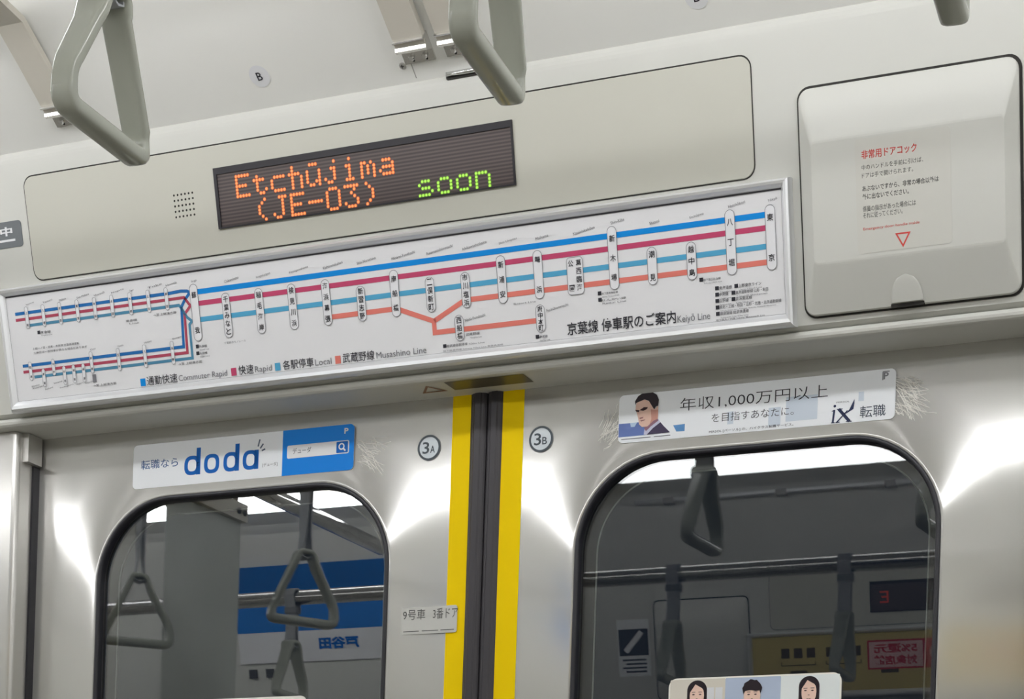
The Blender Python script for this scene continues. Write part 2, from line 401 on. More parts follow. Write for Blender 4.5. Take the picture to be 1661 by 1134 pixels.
led_sign(OPP, -.262, 'dark LED display of the far side, mirrored at the right window edge', [('amber_text', 'E', 86, 4, emis('led_red_rim', (.8, .05, .02, 1)), emis('led_red_core', (1, .12, .06, 1)))])

def frame_rails(t, x0, y0, x1, y1, tp, bt, sd):
    """mitred aluminium frame with a rounded profile"""
    prof = [(0, 0), (0, .008), (.12, .0135), (.32, .0155), (.6, .0150), (.85, .0115), (1, .0085), (1, 0)]
    out = []
    for k, w in prof:
        out.append([(x0 + sd * k, y0 + bt * k, w), (x1 - sd * k, y0 + bt * k, w), (x1 - sd * k, y1 - tp * k, w), (x0 + sd * k, y1 - tp * k, w)])
    MB().loops(out, False, False).solid().build('frame', ALU, t)

MX, MT = -.1165, .0065
rm = thing('route_map', at(FAS, MX, MT, 0), 'long white route map in an aluminium frame above the doors', 'map')
frame_rails(rm, -.6329 - MX, 0, .4003 - MX, .149, .0098, .0142, .0102)
MB().box((-.629 - MX, .003, .0002), (.397 - MX, .146, .0085)).solid().build('map_sheet', SHEET, rm)
dk = MB(); dk.stroke([(-.6232 - MX, .0136), (.3907 - MX, .0136), (.3907 - MX, .1393), (-.6232 - MX, .1393)], .0012, .0088, True)  # dark line paints in the frame's shadow and gap around the sheet
dk.rect(-.6227 - MX, .1378, .3902 - MX, .1396, .0089); dk.build('sheet_edge_shadow', mat('edge_shadow', lin(70, 68, 78), .6), rm)
def U(p): return (p[0] - MX, p[1] - MT)
def route(name, pts, wid, mt, w=.0088): MB().stroke([U(p) for p in pts], wid, w).build(name, mt, rm)
TH = .0056
route('commuter_rapid_line', [(-.3456, .1216), (.3750, .1216)], .0060, BLUE1)
route('rapid_line', [(-.3456, .1085), (.3750, .1085)], TH, CRIM)
route('local_line', [(-.3456, .0901), (.3750, .0901)], TH, TEAL)
route('musashino_line', [(.0150, .0744), (.3750, .0744)], TH, CORAL)
route('musashino_line', [(-.0278, .0560), (.0129, .0743), (.0170, .0744)], TH, CORAL)
route('musashino_line', [(-.1652, .0743), (-.0747, .0745), (-.0278, .0560), (-.0278, .0436), (.1020, .0434)], TH, CORAL)
route('outer_blue_line', [(-.6111, .1242), (-.3805, .1242), (-.3640, .1250), (-.3550, .1240), (-.3514, .1219), (-.3600, .1140), (-.3652, .1072), (-.3680, .0617), (-.6092, .0620)], .0037, BLUE0)
route('outer_crimson_line', [(-.6111, .1169), (-.3882, .1172), (-.3602, .1173), (-.3525, .1071), (-.3618, .0984), (-.3635, .0545), (-.6092, .0548)], .0034, CRIM0)
route('outer_sky_line', [(-.5908, .1090), (-.3686, .1093), (-.3657, .1059), (-.3590, .0948), (-.3524, .0895), (-.3564, .0860), (-.3570, .0476), (-.5932, .0476)], .0034, TEAL0)
STN = [('蘇我', -.3456, .1308, .0661), ('千葉みなと', -.3020, .1161, .0656), ('稲毛海岸', -.2560, .1161, .0656), ('検見川浜', -.2110, .1163, .0656), ('海浜幕張', -.1652, .1161, .0656),
 ('新習志野', -.1194, .1038, .0656), ('南船橋', -.0747, .1163, .0658), ('二俣新町', -.0294, .1038, .0661), ('市川塩浜', .0156, .1038, .0661), ('新浦安', .0612, .1164, .0660), ('舞浜', .1064, .1166, .0660),
 ('新木場', .1967, .1309, .0660), ('潮見', .2419, .1043, .0660), ('越中島', .2873, .1042, .0660), ('八丁堀', .3325, .1312, .0660), ('東京', .3772, .1308, .0660), ('西船橋', .0042, .0592, .0315), ('府中本町', .1055, .0595, .0307)]
PALE = mat('marker_white', lin(234, 234, 238), .35)
def marker(x, t1, t0, w, names, size, ring=.0005, cols=1):
    k = capsule(x - MX, t0 - MT, t1 - MT, w) if cols == 1 else rr(x - w / 2 - MX, t0 - MT, x + w / 2 - MX, t1 - MT, .004)
    c = MB().poly(k, .0092).build('station_marker', PALE, rm)
    MB().stroke(k, ring, .0095, True).build('marker_outline', INKGREY, c)
    g = MB()
    for xx, chars, a, b in names:
        n = len(chars)
        for i, ch in enumerate(chars):
            q = a + (b - a) * (i / (n - 1) if n > 1 else .5)
            g.text(ch, xx - MX, t1 + (t0 - t1) * q - MT, size, size * .94, .0096, 'c', 0, .012)
    if g.v: g.build('station_name', INK, c)
for nm, x, a, b in STN:
    n = len(nm); e = .19 if n <= 3 else .14
    if nm in ('西船橋', '府中本町'): e = .2 if n == 3 else .15
    marker(x, a, b, .0108, [(x, nm, e, 1 - e)], .0072 if n <= 3 else min(.0072, (a - b) * (1 - 2 * e) / (n - 1) * .93))
marker(.1507, .1046, .0657, .0192, [(.1507 + .0046, '葛西臨海', .16, .82), (.1507 - .0046, '公園', .16, .82)], .0068, .0005, 2)
ROM = [('Soga', -.3472, .1321, .0078), ('Chibaminato', -.3012, .1271, .0202), ('Inagekaigan', -.2566, .1269, .0195), ('Kemigawahama', -.2113, .1271, .0262), ('Kaihimmakuhari', -.1656, .1270, .0265), ('Shin-Narashino', -.1206, .1271, .0250),
 ('Minami-Funabashi', -.0751, .1269, .0304), ('Futamatashimmachi', -.0300, .1273, .0337), ('Ichikawashiohama', .0155, .1271, .0307), ('Shin-Urayasu', .0610, .1273, .0222), ('Maihama', .1059, .1272, .0157), ('Kasairinkaikōen', .1513, .1272, .0262),
 ('Shin-Kiba', .1964, .1328, .0161), ('Shiomi', .2414, .1270, .0115), ('Etchūjima', .2877, .1272, .0162), ('Hatchōbori', .3317, .1330, .0189), ('Tōkyō', .3755, .1331, .0105), ('Nishi-Funabashi', .0119, .0510, .0262), ('Fuchūhommachi', .1137, .0511, .0266)]
for nm, u, v, L_ in ROM:
    MB().text(nm, u - MX, v - MT, .0030, L_, .0093, 'l', .155).build('romaji_label', mat('romaji_grey', lin(92, 92, 98), .5), rm)
SMALL_UP = [(-.5933, '上総一ノ宮'), (-.5678, '八積'), (-.5425, '茂原'), (-.5162, '新茂原'), (-.4902, '本納'), (-.4644, '永田'), (-.4376, '大網'), (-.4111, '土気'), (-.3848, '誉田')]
for i, (x, nm) in enumerate(SMALL_UP):
    marker(x, .1312, .1055, .0050, [(x, nm[:2], .28, .84)], .0032, .00035)
    MB().text(['Kazusa-Ichinomiya', 'Yatsumi', 'Mobara', 'Shin-Mobara', 'Honnō', 'Nagata', 'Ōami', 'Toke', 'Honda'][i], x + .001 - MX, .1322 - MT, .0022, [.0128, .0150, .0102, .0190, .0160, .0190, .006, .021, .0160][i], .0093, 'l', .16).build('romaji_label', MATS['romaji_grey'], rm)
SMALL_LO = [(-.5975, .0660, .0440, '君津'), (-.5783, .0560, .0346, '青堀'), (-.5620, .0660, .0466, '木更'), (-.5466, .0563, .0343, '巌根'), (-.5322, .0564, .0349, '袖浦'), (-.5174, .0563, .0346, '長浦'), (-.5042, .0693, .0440, '姉崎'), (-.4635, .0692, .0430, '五井'), (-.4246, .0694, .0430, '八幡'), (-.3843, .0697, .0430, '浜野')]
for x, a, b, nm in SMALL_LO: marker(x, a, b, .0048, [(x, nm, .3, .8)], .0030, .00035)
for u, v, L_, tx in ((-.5985, .0355, .0120, 'Kimitsu'), (-.5975, .0330, .0175, 'Kisarazu'), (-.5790, .0305, .0125, 'Aohori'), (-.5640, .0365, .0130, 'Iwane'), (-.5560, .0300, .0215, 'Sodegaura'), (-.5310, .0318, .0110, 'Nagaura'), (-.5170, .0320, .0120, 'Anegasaki'), (-.5040, .0703, .0080, 'Goi'), (-.4630, .0703, .0085, 'Yawata'), (-.4236, .0706, .0110, 'Hamano'), (-.3830, .0708, .0140, 'Soga')):
    MB().text(tx, u - MX, v - MT, .0020, L_, .0093, 'l', .13).build('romaji_label', MATS['romaji_grey'], rm)
def mtext(name, tx, u0, v0, h, wid, mt=INK, bold=0.0, w=.0093): return MB().text(tx, u0 - MX, v0 - MT, h, wid, w, 'l', 0, bold).build(name, mt, rm)
mtext('map_title', '京葉線 停車駅のご案内', .1370, .0236, .0136, .1290, INK, .010)
mtext('map_title', 'Keiyō Line', .2677, .0219, .0095, .0376, INKGREY)
for sq, mt, ja, j0, j1, en, e0, e1 in ((-.4356, BLUE1, '通勤快速', -.4262, -.3815, 'Commuter Rapid', -.3797, -.3101), (-.3045, CRIM, '快速', -.2941, -.2728, 'Rapid', -.2709, -.2473), (-.2431, TEAL, '各駅停車', -.2320, -.1899, 'Local', -.1879, -.1656), (-.1607, CORAL, '武蔵野線', -.1506, -.1082, 'Musashino Line', -.1056, -.0401)):
    MB().rect(sq - MX, .0220 - MT, sq + .0074 - MX, .0308 - MT, .0090).build('legend_square', mt, rm)
    mtext('legend_text', ja, j0, .0218, .0108, j1 - j0, INK, .004)
    d_ = 'p' in en
    mtext('legend_text', en, e0, .0226 - (.0018 if d_ else 0), .0070 + (.0018 if d_ else 0), e1 - e0, INKGREY)
def note(u, v, L_, tx, sub=None, h=.0036, mark=True):
    if mark: MB().rect(u - MX, v - MT, u + .0042 - MX, v + .0040 - MT, .0090).build('transfer_square', INK, rm)
    mtext('transfer_note', tx, u + (.0046 if mark else 0), v, h, L_ - (.0046 if mark else 0), mat('note_ink', lin(78, 78, 84), .5), .006)
    if sub: mtext('transfer_note', sub, u + .005, v - .0032, .0018, L_ * .85, INKGREY)
note(.3124, .0524, .0190, '東海道線', 'Tōkaidō Line'); note(.3342, .0524, .0302, '上野東京ライン', 'Ueno-Tōkyō Line')
note(.3122, .0459, .0149, '中央線', 'Chūō Line'); note(.3307, .0459, .0412, '東海道新幹線 山形・秋田', 'Tōkaidō Shinkansen')
note(.3120, .0395, .0151, '山手線', 'Yamanote Line'); note(.3304, .0395, .0231, '京浜東北線', 'Keihin-Tōhoku Line')
note(.3120, .0329, .0740, '東北・上越・秋田・山形・北陸・北海道新幹線', 'Tōhoku Jōetsu Akita Yamagata Hokuriku Hokkaidō Shinkansen')
note(.3120, .0263, .0372, '横須賀線 総武快速線', 'Yokosuka Line Sōbu Line')
note(.3118, .0206, .0550, '地下鉄丸ノ内線 Subway Marunouchi Line', None, .0022, False)
note(.2950, .0630, .0242, '地下鉄日比谷線', 'Subway Hibiya Line', .0026)
note(.1761, .0620, .0239, '地下鉄有楽町線', 'Subway Yūrakuchō Line', .0024); note(.1762, .0552, .0330, 'りんかい線', 'Rinkai Line', .0022)
note(.0714, .0630, .0324, 'ディズニーリゾートライン', 'Resort Line', .0022, False) if False else None
mtext('transfer_note', 'Resort Line', .0740, .0628, .0020, .0270, INKGREY)
note(.0117, .0358, .0172, '武蔵野線', 'Musashino Line', .0032, False); note(.0980, .0243, .0147, '南武線', 'Nambu Line', .0030)
note(-.0185, .0258, .0314, '総武線各駅停車', None, .0032); mtext('transfer_note', 'Sōbu Line', .0145, .0262, .0018, .0200, INKGREY)
mtext('transfer_note', '地下鉄東西線 Subway Tōzai Line 東葉高速線', -.0188, .0212, .0022, .0760, INKGREY)
note(-.5803, .0974, .0204, '東金線', 'Tōgane Line', .0030); note(-.4470, .0980, .0165, '東金線', 'Line', .0026, False)
mtext('transfer_note', '→至 上総湊方面', -.4062, .1003, .0030, .0330, MATS['note_ink'], .006)
note(-.3505, .0582, .0160, '外房線', 'Sotobō Line', .0030); note(-.3509, .0503, .0160, '内房線', 'Uchibō Line', .0030)
mtext('transfer_note', '→至 上総湊方面', -.3777, .0408, .0032, .0340, MATS['note_ink'], .006); mtext('transfer_note', '→至 上総湊方面', -.5056, .0276, .0030, .0345, MATS['note_ink'], .006)
mtext('transfer_note', '上総一ノ宮・成東・木更津 方面直通運転', -.5905, .0795, .0028, .0712, MATS['note_ink'], .004); mtext('transfer_note', '土休日は一部列車が異なる場合があります', -.5899, .0745, .0028, .0818, MATS['note_ink'], .004)
mtext('transfer_note', '千葉都市モノレール', -.3100, .0588, .0026, .0305, INKGREY)
MB().rect(-.5056 - MX, .0330 - MT, -.5000 - MX, .0425 - MT, .0090).build('transfer_square', INKGREY, rm)

# dark grey sticker at the picture's left edge
cs = thing('notice_sticker', at(FAS, -.6370, .2037, .0001), 'dark grey sticker with white writing left of the display panel', 'sticker')
MB().plate(rr(-.045, 0, .045, .0305, .004), 0, .0006).solid().build('backing', mat('sticker_slate', lin(118, 122, 126), .5), cs)
MB().text('作動中', -.033, .0135, .0110, .0640, .0008, 'l', 0, .03).rect(-.033, .0072, .034, .0098, .0008).build('lettering', WHITE, cs)

# emergency door-cock cover
def cover(S, label, detail=True):
    X0, X1, A, B_ = .4110, .6388, .0150, .2385
    t = thing('emergency_cover', S @ at(FAS, (X0 + X1) / 2, A, 0), label, 'cover'); c = (X0 + X1) / 2
    q = lambda pts, w: [(x - c, y - A, w) for x, y in pts]
    o1 = rr(X0, A, X1, B_, .012, 6)
    MB().loops([q(rr(X0 - .0022, A - .0020, X1 + .0030, B_ + .0030, .0135, 6), .0001), q(rr(X0 - .0022, A - .0020, X1 + .0030, B_ + .0030, .0135, 6), .0012)]).solid().build('seam', SEAM, t)
    F_ = (.4268, .0640, .6268, .1835)
    L = [q(o1, .0004), q(o1, .0040), q(rr(X0 + .0010, A + .0012, X1 - .0010, B_ - .0012, .0112, 6), .0062)]
    def mid(k):
        a = [X0 + .001, A + .0012, X1 - .001, B_ - .0012]; return [a[i] + (F_[i] - a[i]) * k for i in range(4)]
    L.append(q(rr(*mid(.95), .0060, 6), .0062 + .0138 * .95)); L.append(q(rr(*mid(.99), .0050, 6), .01975)); L.append(q(rr(*mid(1.03), .0045, 6), .0200))
    MB().loops(L, smooth=False).solid().build('body', CREAM, t)
    if not detail: return t
    # finger scoop at the bottom, a tapering tongue with a dark slot below
    sc = []
    for k in range(9):
        f = k / 8; hw = .0165 * (1 - f ** 2.2) ** .5 + .0004; y = .0190 - A + .0265 * f; base = .0062 + .0138 * max(0, (y + A - A - .0012) / .0478) + .0006
        sc.append([(.5215 - c + hw * cos(pi - pi * j / 10), y, base + .0028 * (1 - f) ** .7 * sin(pi * j / 10)) for j in range(11)])
    MB().loops(sc, False, False, True, False).build('finger_grip', CREAM, t)
    MB().box((.5215 - c - .0175, -.0004, .0010), (.5215 - c + .0175, .0030, .0072)).solid().build('slot', SEAM, t)
    lb = MB().plate([(x - c, y - A) for x, y in rr(.4740, .0690, .5726, .1800, .004)], .0199, .0203).solid().build('instruction_label', mat('label_grey', lin(207, 206, 199), .4), t, None, 'greyish instruction label with red heading')
    g = MB()
    RED = mat('print_red', lin(214, 82, 76), .5)
    MB().text('非常用ドアコック', .4808 - c, .1600 - A, .0085, .0575, .0205, 'l', 0, .012).build('red_heading', RED, lb)
    MB().text('Emergency door handle inside', .4804 - c, .0908 - A, .0034, .0590, .0205).build('red_print', RED, lb)
    MB().stroke([(.5149 - c, .0843 - A), (.5286 - c, .0843 - A), (.5217 - c, .0722 - A)], .0015, .0205, True).build('red_triangle', RED, lb)
    for tx, v, L_, b in (('中のハンドルを手前に引けば、', .1497, .0640, 0), ('ドアは手で開けられます。', .1418, .0535, 0), ('あぶないですから、非常の場合以外は', .1290, .0795, .014), ('外に出ないでください。', .1212, .0485, .014), ('係員の指示があった場合には', .1094, .0555, .004), ('それに従ってください。', .1030, .0415, .004)):
        g.text(tx, .4806 - c, v - A, .0056 if b else .0050, L_, .0205, 'l', 0, b)
    g.build('black_print', mat('label_ink', lin(92, 92, 90), .5), lb)
    return t
cover(Matrix.Identity(4), 'cream emergency door-cock cover right of the display panel')
cover(OPP, 'cream cover panel seen as a reflection in the right door window', False)

# chrome latch at the top of the fascia
la = thing('chrome_latch', at(FAS, .0285, .3085, 0), 'small chrome latch at the ceiling edge behind the middle hand strap', 'latch')
MB().plate(rr(-.0220, -.0010, .0220, .0075, .0015), -.003, .0004).solid().build('recess', SEAM, la)
MB().tube([(-.0200, .0040, .0018), (.0200, .0040, .0018)], .0024, 12).solid().build('bar', CHROME, la)

# ------------------------------------------------------------------ ceiling slope: round stickers, seam, screw
for (u, v, lab) in ((-.2192, .0335, 'round white sticker lettered B on the ceiling slope'), (.3110, .0325, 'round white sticker cut by the top edge of the picture')):
    t = thing('round_sticker', at(SLOPE, u, v, .0001), lab, 'sticker')
    MB().disc(0, 0, .0128, .0004, 32).build('disc', WHITE, t)
    MB().text('B', 0, 0, .0095, .0068, .0007, 'c', 0, .01).build('lettering', INK, t)
sm = thing('ceiling_screw', at(SLOPE, -.0413, .0162, 0), 'small screw in the ceiling slope left of the double brackets', 'screw')
MB().loops([[(r * cos(2 * pi * k / 16), r * sin(2 * pi * k / 16), w) for k in range(16)] for r, w in ((.0042, 0), (.0040, .0008), (.0028, .0014))]).solid().build('head', POST, sm)
MB().rect(-.0022, -.0005, .0022, .0005, .0016).rect(-.0005, -.0022, .0005, .0022, .0016).build('cross_slot', SEAM, sm)
sea = MB().rect(-.0308, 0, -.0298, .0175, .0002).build('trim_3', mat('seam_grey', lin(150, 148, 144), .6), None, SLOPE); sea['kind'] = 'structure'

# ------------------------------------------------------------------ strap rails with ceiling brackets
def strap_rail(S, yb, zb, arms, x0, x1, label):
    t = thing('strap_rail', S @ Matrix.Translation((0, yb, zb)), label, 'rail')
    MB().tube([(x0, 0, 0), (x1, 0, 0)], .016, 20).solid().build('pipe', mat('rail_steel', (.7, .69, .67, 1), .1, 1), t)
    if arms:
        MB().tube([(-1.085, .14, .012), (-1.085, -.93, .012)], .016, 20).solid().build('cross_pipe', MATS['rail_steel'], t)
    for ax in arms:
        path = [(slo(c, o)[0] - yb, slo(c, o)[1] - zb) for c, o in ((.040, .0075), (.10, .0085), (.15, .011))] + [(-.22 - CTY * 0 - .10 - yb, FZ - .030 - zb), (-.42 - yb, FZ - .055 - zb), (-.58 - yb, zb + .055 - zb), (yb + .03 - yb, .018)]
        P = [Vector((0, y, z)) for y, z in path]; L = []
        for i, p in enumerate(P):
            tn = (P[min(i + 1, len(P) - 1)] - P[max(i - 1, 0)]).normalized(); nn = Vector((0, -tn.z, tn.y)); h = .0042
            L.append([p + Vector((ax, 0, 0)) + q for q in (Vector((-.0185, 0, 0)) - nn * h, Vector((.0185, 0, 0)) - nn * h, Vector((.0185, 0, 0)) + nn * h, Vector((-.0185, 0, 0)) + nn * h)])
        MB().loops(L).solid().build('support_arm', ARM, t)
        inv = (S @ Matrix.Translation((0, yb, zb))).inverted() @ S @ SLOPE @ Matrix.Translation((ax, 0, 0))
        def onslope(mb): mb.v = [tuple(inv @ Vector(p)) for p in mb.v]; return mb
        pr = [(.0178, .0), (.0178, .0022), (.0300, .0024), (.0320, .0060), (.0350, .0130), (.0385, .0150), (.0415, .0125), (.0425, .0095), (.0465, .0095), (.0475, .0150), (.0492, .0155), (.0500, .0135), (.0500, .0)]
        cl = onslope(MB().loops([[(x, v, w) for v, w in pr] for x in (-.0190, .0190)]).solid()).build('clamp', mat('clamp_steel', (.74, .73, .71, 1), .2, 1), t)
        for sx in (-.0082, .0082):
            sb = MB().loops([[(sx + r * cos(2 * pi * k / 12), .0252 + r * sin(2 * pi * k / 12), w) for k in range(12)] for r, w in ((.0036, .0022), (.0036, .0046), (.0024, .0064))]).solid()
            onslope(sb).build('bolt', CHROME, cl)
            onslope(MB().disc(sx + .0008, .0207, .0013, .0026, 10)).build('bolt_shadow', SEAM, cl)  # dark dot painted under each bolt head as its shadow
    return t
strap_rail(Matrix.Identity(4), -.730, 2.115, (-.4925, -.0170, .0350), -3.2, 3.2, 'steel strap rail over the doors, held by cream arms clamped to the ceiling')
strap_rail(OPP, 2 * YM * -1 * -1 + 1.55 if False else -(2.267 - 1.55), 2.003, (), -3.2, 3.2, 'steel strap rail of the far side, a bright line in both windows')

# ------------------------------------------------------------------ hand straps
def round_path(pts, r, n=5):
    out = []; N = len(pts)
    for i in range(N):
        a, b, c = Vector(pts[i - 1][:2]), Vector(pts[i][:2]), Vector(pts[(i + 1) % N][:2])
        rr_ = min(r, (a - b).length * .45, (c - b).length * .45)
        p, q = b + (a - b).normalized() * rr_, b + (c - b).normalized() * rr_
        for k in range(n + 1):
            f = k / n; x = (1 - f) ** 2 * p + 2 * f * (1 - f) * b + f * f * q; out.append((x.x, x.y, pts[i][2], pts[i][3]))
    return out
def make_strap(M, label, belt, twist=0.0):
    tw = radians(twist)
    def turn(p, k=1.0): c, q = cos(tw * k), sin(tw * k); return (p[0] * c - p[1] * q, p[0] * q + p[1] * c, p[2])
    """grip in the local y-z plane, lower bar along y; origin at the grip's bottom centre"""
    t = thing('hand_strap', M, label, 'hand strap', 'triangular grey hand straps')
    # centreline (y, z, width in x, thickness in plane), bottom bar y -.055..055
    P = [(-.0545, .0075, .021, .0150), (.0545, .0075, .021, .0150), (.0545, .0220, .020, .0120), (.0150, .1110, .031, .0110), (.0120, .1220, .033, .0100), (-.0120, .1220, .033, .0100), (-.0190, .0980, .031, .0120), (-.0545, .0360, .021, .0125)]
    C_ = round_path(P, .012, 5); n = len(C_)
    # smooth the section sizes along the loop
    for _ in range(6): C_ = [(C_[i][0], C_[i][1], (C_[i - 1][2] + 2 * C_[i][2] + C_[(i + 1) % n][2]) / 4, (C_[i - 1][3] + 2 * C_[i][3] + C_[(i + 1) % n][3]) / 4) for i in range(n)]
    L = []
    for i in range(n):
        a, b = C_[i - 1], C_[(i + 1) % n]; tn = Vector((b[0] - a[0], b[1] - a[1])).normalized(); nn = Vector((-tn.y, tn.x)); w, h = C_[i][2] / 2, C_[i][3] / 2
        ring = []
        for k in range(20):
            an = 2 * pi * k / 20; ce, se = cos(an), sin(an); sx = math.copysign(abs(ce) ** .55, ce) * w; sh = math.copysign(abs(se) ** .55, se) * h
            ring.append((sx, C_[i][0] + nn.x * sh, C_[i][1] + nn.y * sh))
        L.append([turn(p) for p in ring])
    L.append(L[0])
    MB().loops(L, False, False, True).solid().build('grip', HANDLE, t)
    top = .120; zt = belt
    bl = MB()
    pth = [(-.0075, top - .006), (-.0070, top + .010), (-.0045, top + .030), (-.0040, zt - .030), (-.0120, zt - .012), (-.0180, zt + .004), (-.0120, zt + .016), (0, zt + .0195), (.0120, zt + .016), (.0180, zt + .004), (.0120, zt - .012), (.0040, zt - .030), (.0045, top + .030), (.0070, top + .010), (.0075, top - .006), (0, top - .0085)]
    Lb = []
    for i, (y, z) in enumerate(pth):
        a, b = pth[i - 1], pth[(i + 1) % len(pth)]; tn = Vector((b[0] - a[0], b[1] - a[1])).normalized(); nn = Vector((-tn.y, tn.x)) * .0011
        Lb.append([(-.0125, y - nn.x, z - nn.y), (.0125, y - nn.x, z - nn.y), (.0125, y + nn.x, z + nn.y), (-.0125, y + nn.x, z + nn.y)])
    Lb = [[turn(p, min(1, max(0, (zt - .034 - p[2]) / (zt - .034 - top)))) for p in l] for l in Lb]
    Lb.append(Lb[0]); bl.loops(Lb, False, False); bl.solid().build('belt', BELT, t)
    MB().box((-.0150, -.0090, zt - .034), (.0150, .0090, zt - .020)).solid().build('buckle', mat('buckle_grey', lin(120, 122, 124), .3), t)
    return t
ZH = 1.840
RY = -.730
make_strap(Matrix.Translation((.0010, RY, 1.838)), 'grey triangular hand strap at the upper left of the picture', 2.115 - 1.838, 4)
make_strap(Matrix.Translation((.3600, RY, 1.836)), 'grey triangular hand strap hanging in front of the display panel', 2.115 - 1.836, 6)
make_strap(Matrix.Translation((.7120, RY, ZH)), 'grey hand strap tip at the top right edge of the picture', 2.115 - ZH, 5)
make_strap(Matrix.Translation((-.70, RY, 1.755)), 'large hand strap reflected near the right side of the left window', 2.115 - 1.755, 38)
make_strap(Matrix.Translation((-1.03, RY, 1.735)), 'hand strap reflected at the left side of the left window', 2.115 - 1.735, 50)
b3 = make_strap(Matrix.Translation((-.010, -1.55, 1.785)), 'far hand strap reflected near the right edge of the right window', 2.003 - 1.785)
for x, lab in ((-.360, 'far hand strap reflected in the lower left of the right window'), (-1.235, 'far hand strap reflected at the lower middle of the left window'), (-1.52, 'far hand strap reflected low in the left window, leftmost')):
    copy_thing(b3, Matrix.Translation((x, -1.55, 1.785)), lab)

# ------------------------------------------------------------------ stickers on the doors
def sticker(name, x0, z0, x1, z1, r, mt, label, w=.0021, group=None):
    t = thing(name, at(DOOR, (x0 + x1) / 2, z0, w), label, 'sticker', group); c = (x0 + x1) / 2
    MB().plate([(x - c, y - z0) for x, y in rr(x0, z0, x1, z1, r)], 0, .0004).solid().build('backing', mt, t)
    return t, (lambda x, z: (x - c, z - z0))
STK = mat('sticker_white', lin(240, 243, 247), .3)
t, q = sticker('advert_sticker', -.4980, 1.7733, -.1755, 1.8290, .006, STK, 'white and blue advert sticker with doda logo above the left window')
LB = mat('logo_blue', lin(0, 100, 190), .4); BB = mat('advert_blue', lin(0, 132, 230), .35)
bp = [q(*p) for p in rr(-.2763, 1.7733, -.1755, 1.8290, .006)]
bp = [(max(x, q(-.2763, 0)[0]), z) for x, z in bp]; x0_, _ = q(-.2763, 0); z0_, z1_ = q(0, 1.7733)[1], q(0, 1.8290)[1]
blk = rr(q(-.2763, 0)[0], z0_, q(-.1755, 0)[0], z1_, .006)
blk = [((x0_ if x < x0_ + .0061 else x), (z0_ if (x < x0_ + .0061 and z < z0_ + .0061) else z1_ if (x < x0_ + .0061 and z > z1_ - .0061) else z)) for x, z in blk]
bo = MB().poly(blk, .0006).build('blue_block', BB, t)
def rrq(x0, z0, x1, z1, r): a, b = q(x0, z0); c_, d_ = q(x1, z1); return rr(a, b, c_, d_, r, 4)
MB().poly(rrq(-.2695, 1.7938, -.1822, 1.8098, .0022), .0008).build('search_box', WHITE, bo)
MB().poly(rrq(-.1998, 1.7950, -.1836, 1.8087, .001), .0010).build('search_button', LB, bo)
g = MB(); cx_, cz_ = q(-.1925, 1.8026); g.stroke([(cx_ + .0034 * cos(a * pi / 8), cz_ + .0034 * sin(a * pi / 8)) for a in range(16)], .0016, .0012, True); g.stroke([(cx_ + .0022, cz_ - .0022), (cx_ + .0056, cz_ - .0056)], .0020, .0012)
u, v = q(-.1895, 1.8178); g.text('P', u, v, .0068, .0058, .0008, 'l', 0, .03); g.build('white_print', WHITE, bo)
u, v = q(-.2614, 1.7990); MB().text('デューダ', u, v, .0070, .0262, .0010, 'l', 0, .004).build('search_text', mat('search_grey', lin(84, 92, 102), .5), bo)
u, v = q(-.4857, 1.7972); MB().text('転職なら', u, v, .0118, .0560, .0006, 'l', 0, .005).build('slogan', mat('slogan_blue', lin(58, 98, 150), .5), t)
lg = MB()
def bowl(x0, x1, z0, z1, th):
    a, b = q(x0, z0); c_, d_ = q(x1, z1); cx, cz, rx, rz = (a + c_) / 2, (b + d_) / 2, (c_ - a) / 2, (d_ - b) / 2; n = 32
    sg = lambda x: math.copysign(abs(x) ** .75, x)
    O_ = [(cx + rx * sg(cos(2 * pi * k / n)), cz + rz * sg(sin(2 * pi * k / n)), .0006) for k in range(n)]
    I_ = [(cx + (rx - th) * sg(cos(2 * pi * k / n)), cz + (rz - th * .9) * sg(sin(2 * pi * k / n)), .0006) for k in range(n)]
    lg.add(O_ + I_, [(k, (k + 1) % n, n + (k + 1) % n, n + k) for k in range(n)])
def stem(x0, x1, z0, z1): a, b = q(x0, z0); c_, d_ = q(x1, z1); lg.rect(a, b, c_, d_, .0006)
bowl(-.4200, -.3968, 1.7848, 1.8090, .0052); stem(-.4022, -.3960, 1.7850, 1.8185)
bowl(-.3906, -.3680, 1.7848, 1.8090, .0052)
bowl(-.3620, -.3396, 1.7848, 1.8090, .0052); stem(-.3450, -.3388, 1.7850, 1.8187)
bowl(-.3337, -.3112, 1.7848, 1.8090, .0052); stem(-.3168, -.3106, 1.7850, 1.8088)
lg.build('logo', LB, t)
tk = MB()
for a, b in (((-.3118, 1.8125), (-.3094, 1.8212)), ((-.3085, 1.8100), (-.3042, 1.8155)), ((-.3062, 1.8070), (-.3014, 1.8088))): tk.stroke([q(*a), q(*b)], .0019, .0006)
tk.build('logo_ticks', mat('tick_slate', lin(70, 86, 110), .5), t)
u, v = q(-.3046, 1.7862); MB().text('[デューダ]', u, v, .0052, .0215, .0006).build('small_print', INKGREY, t)

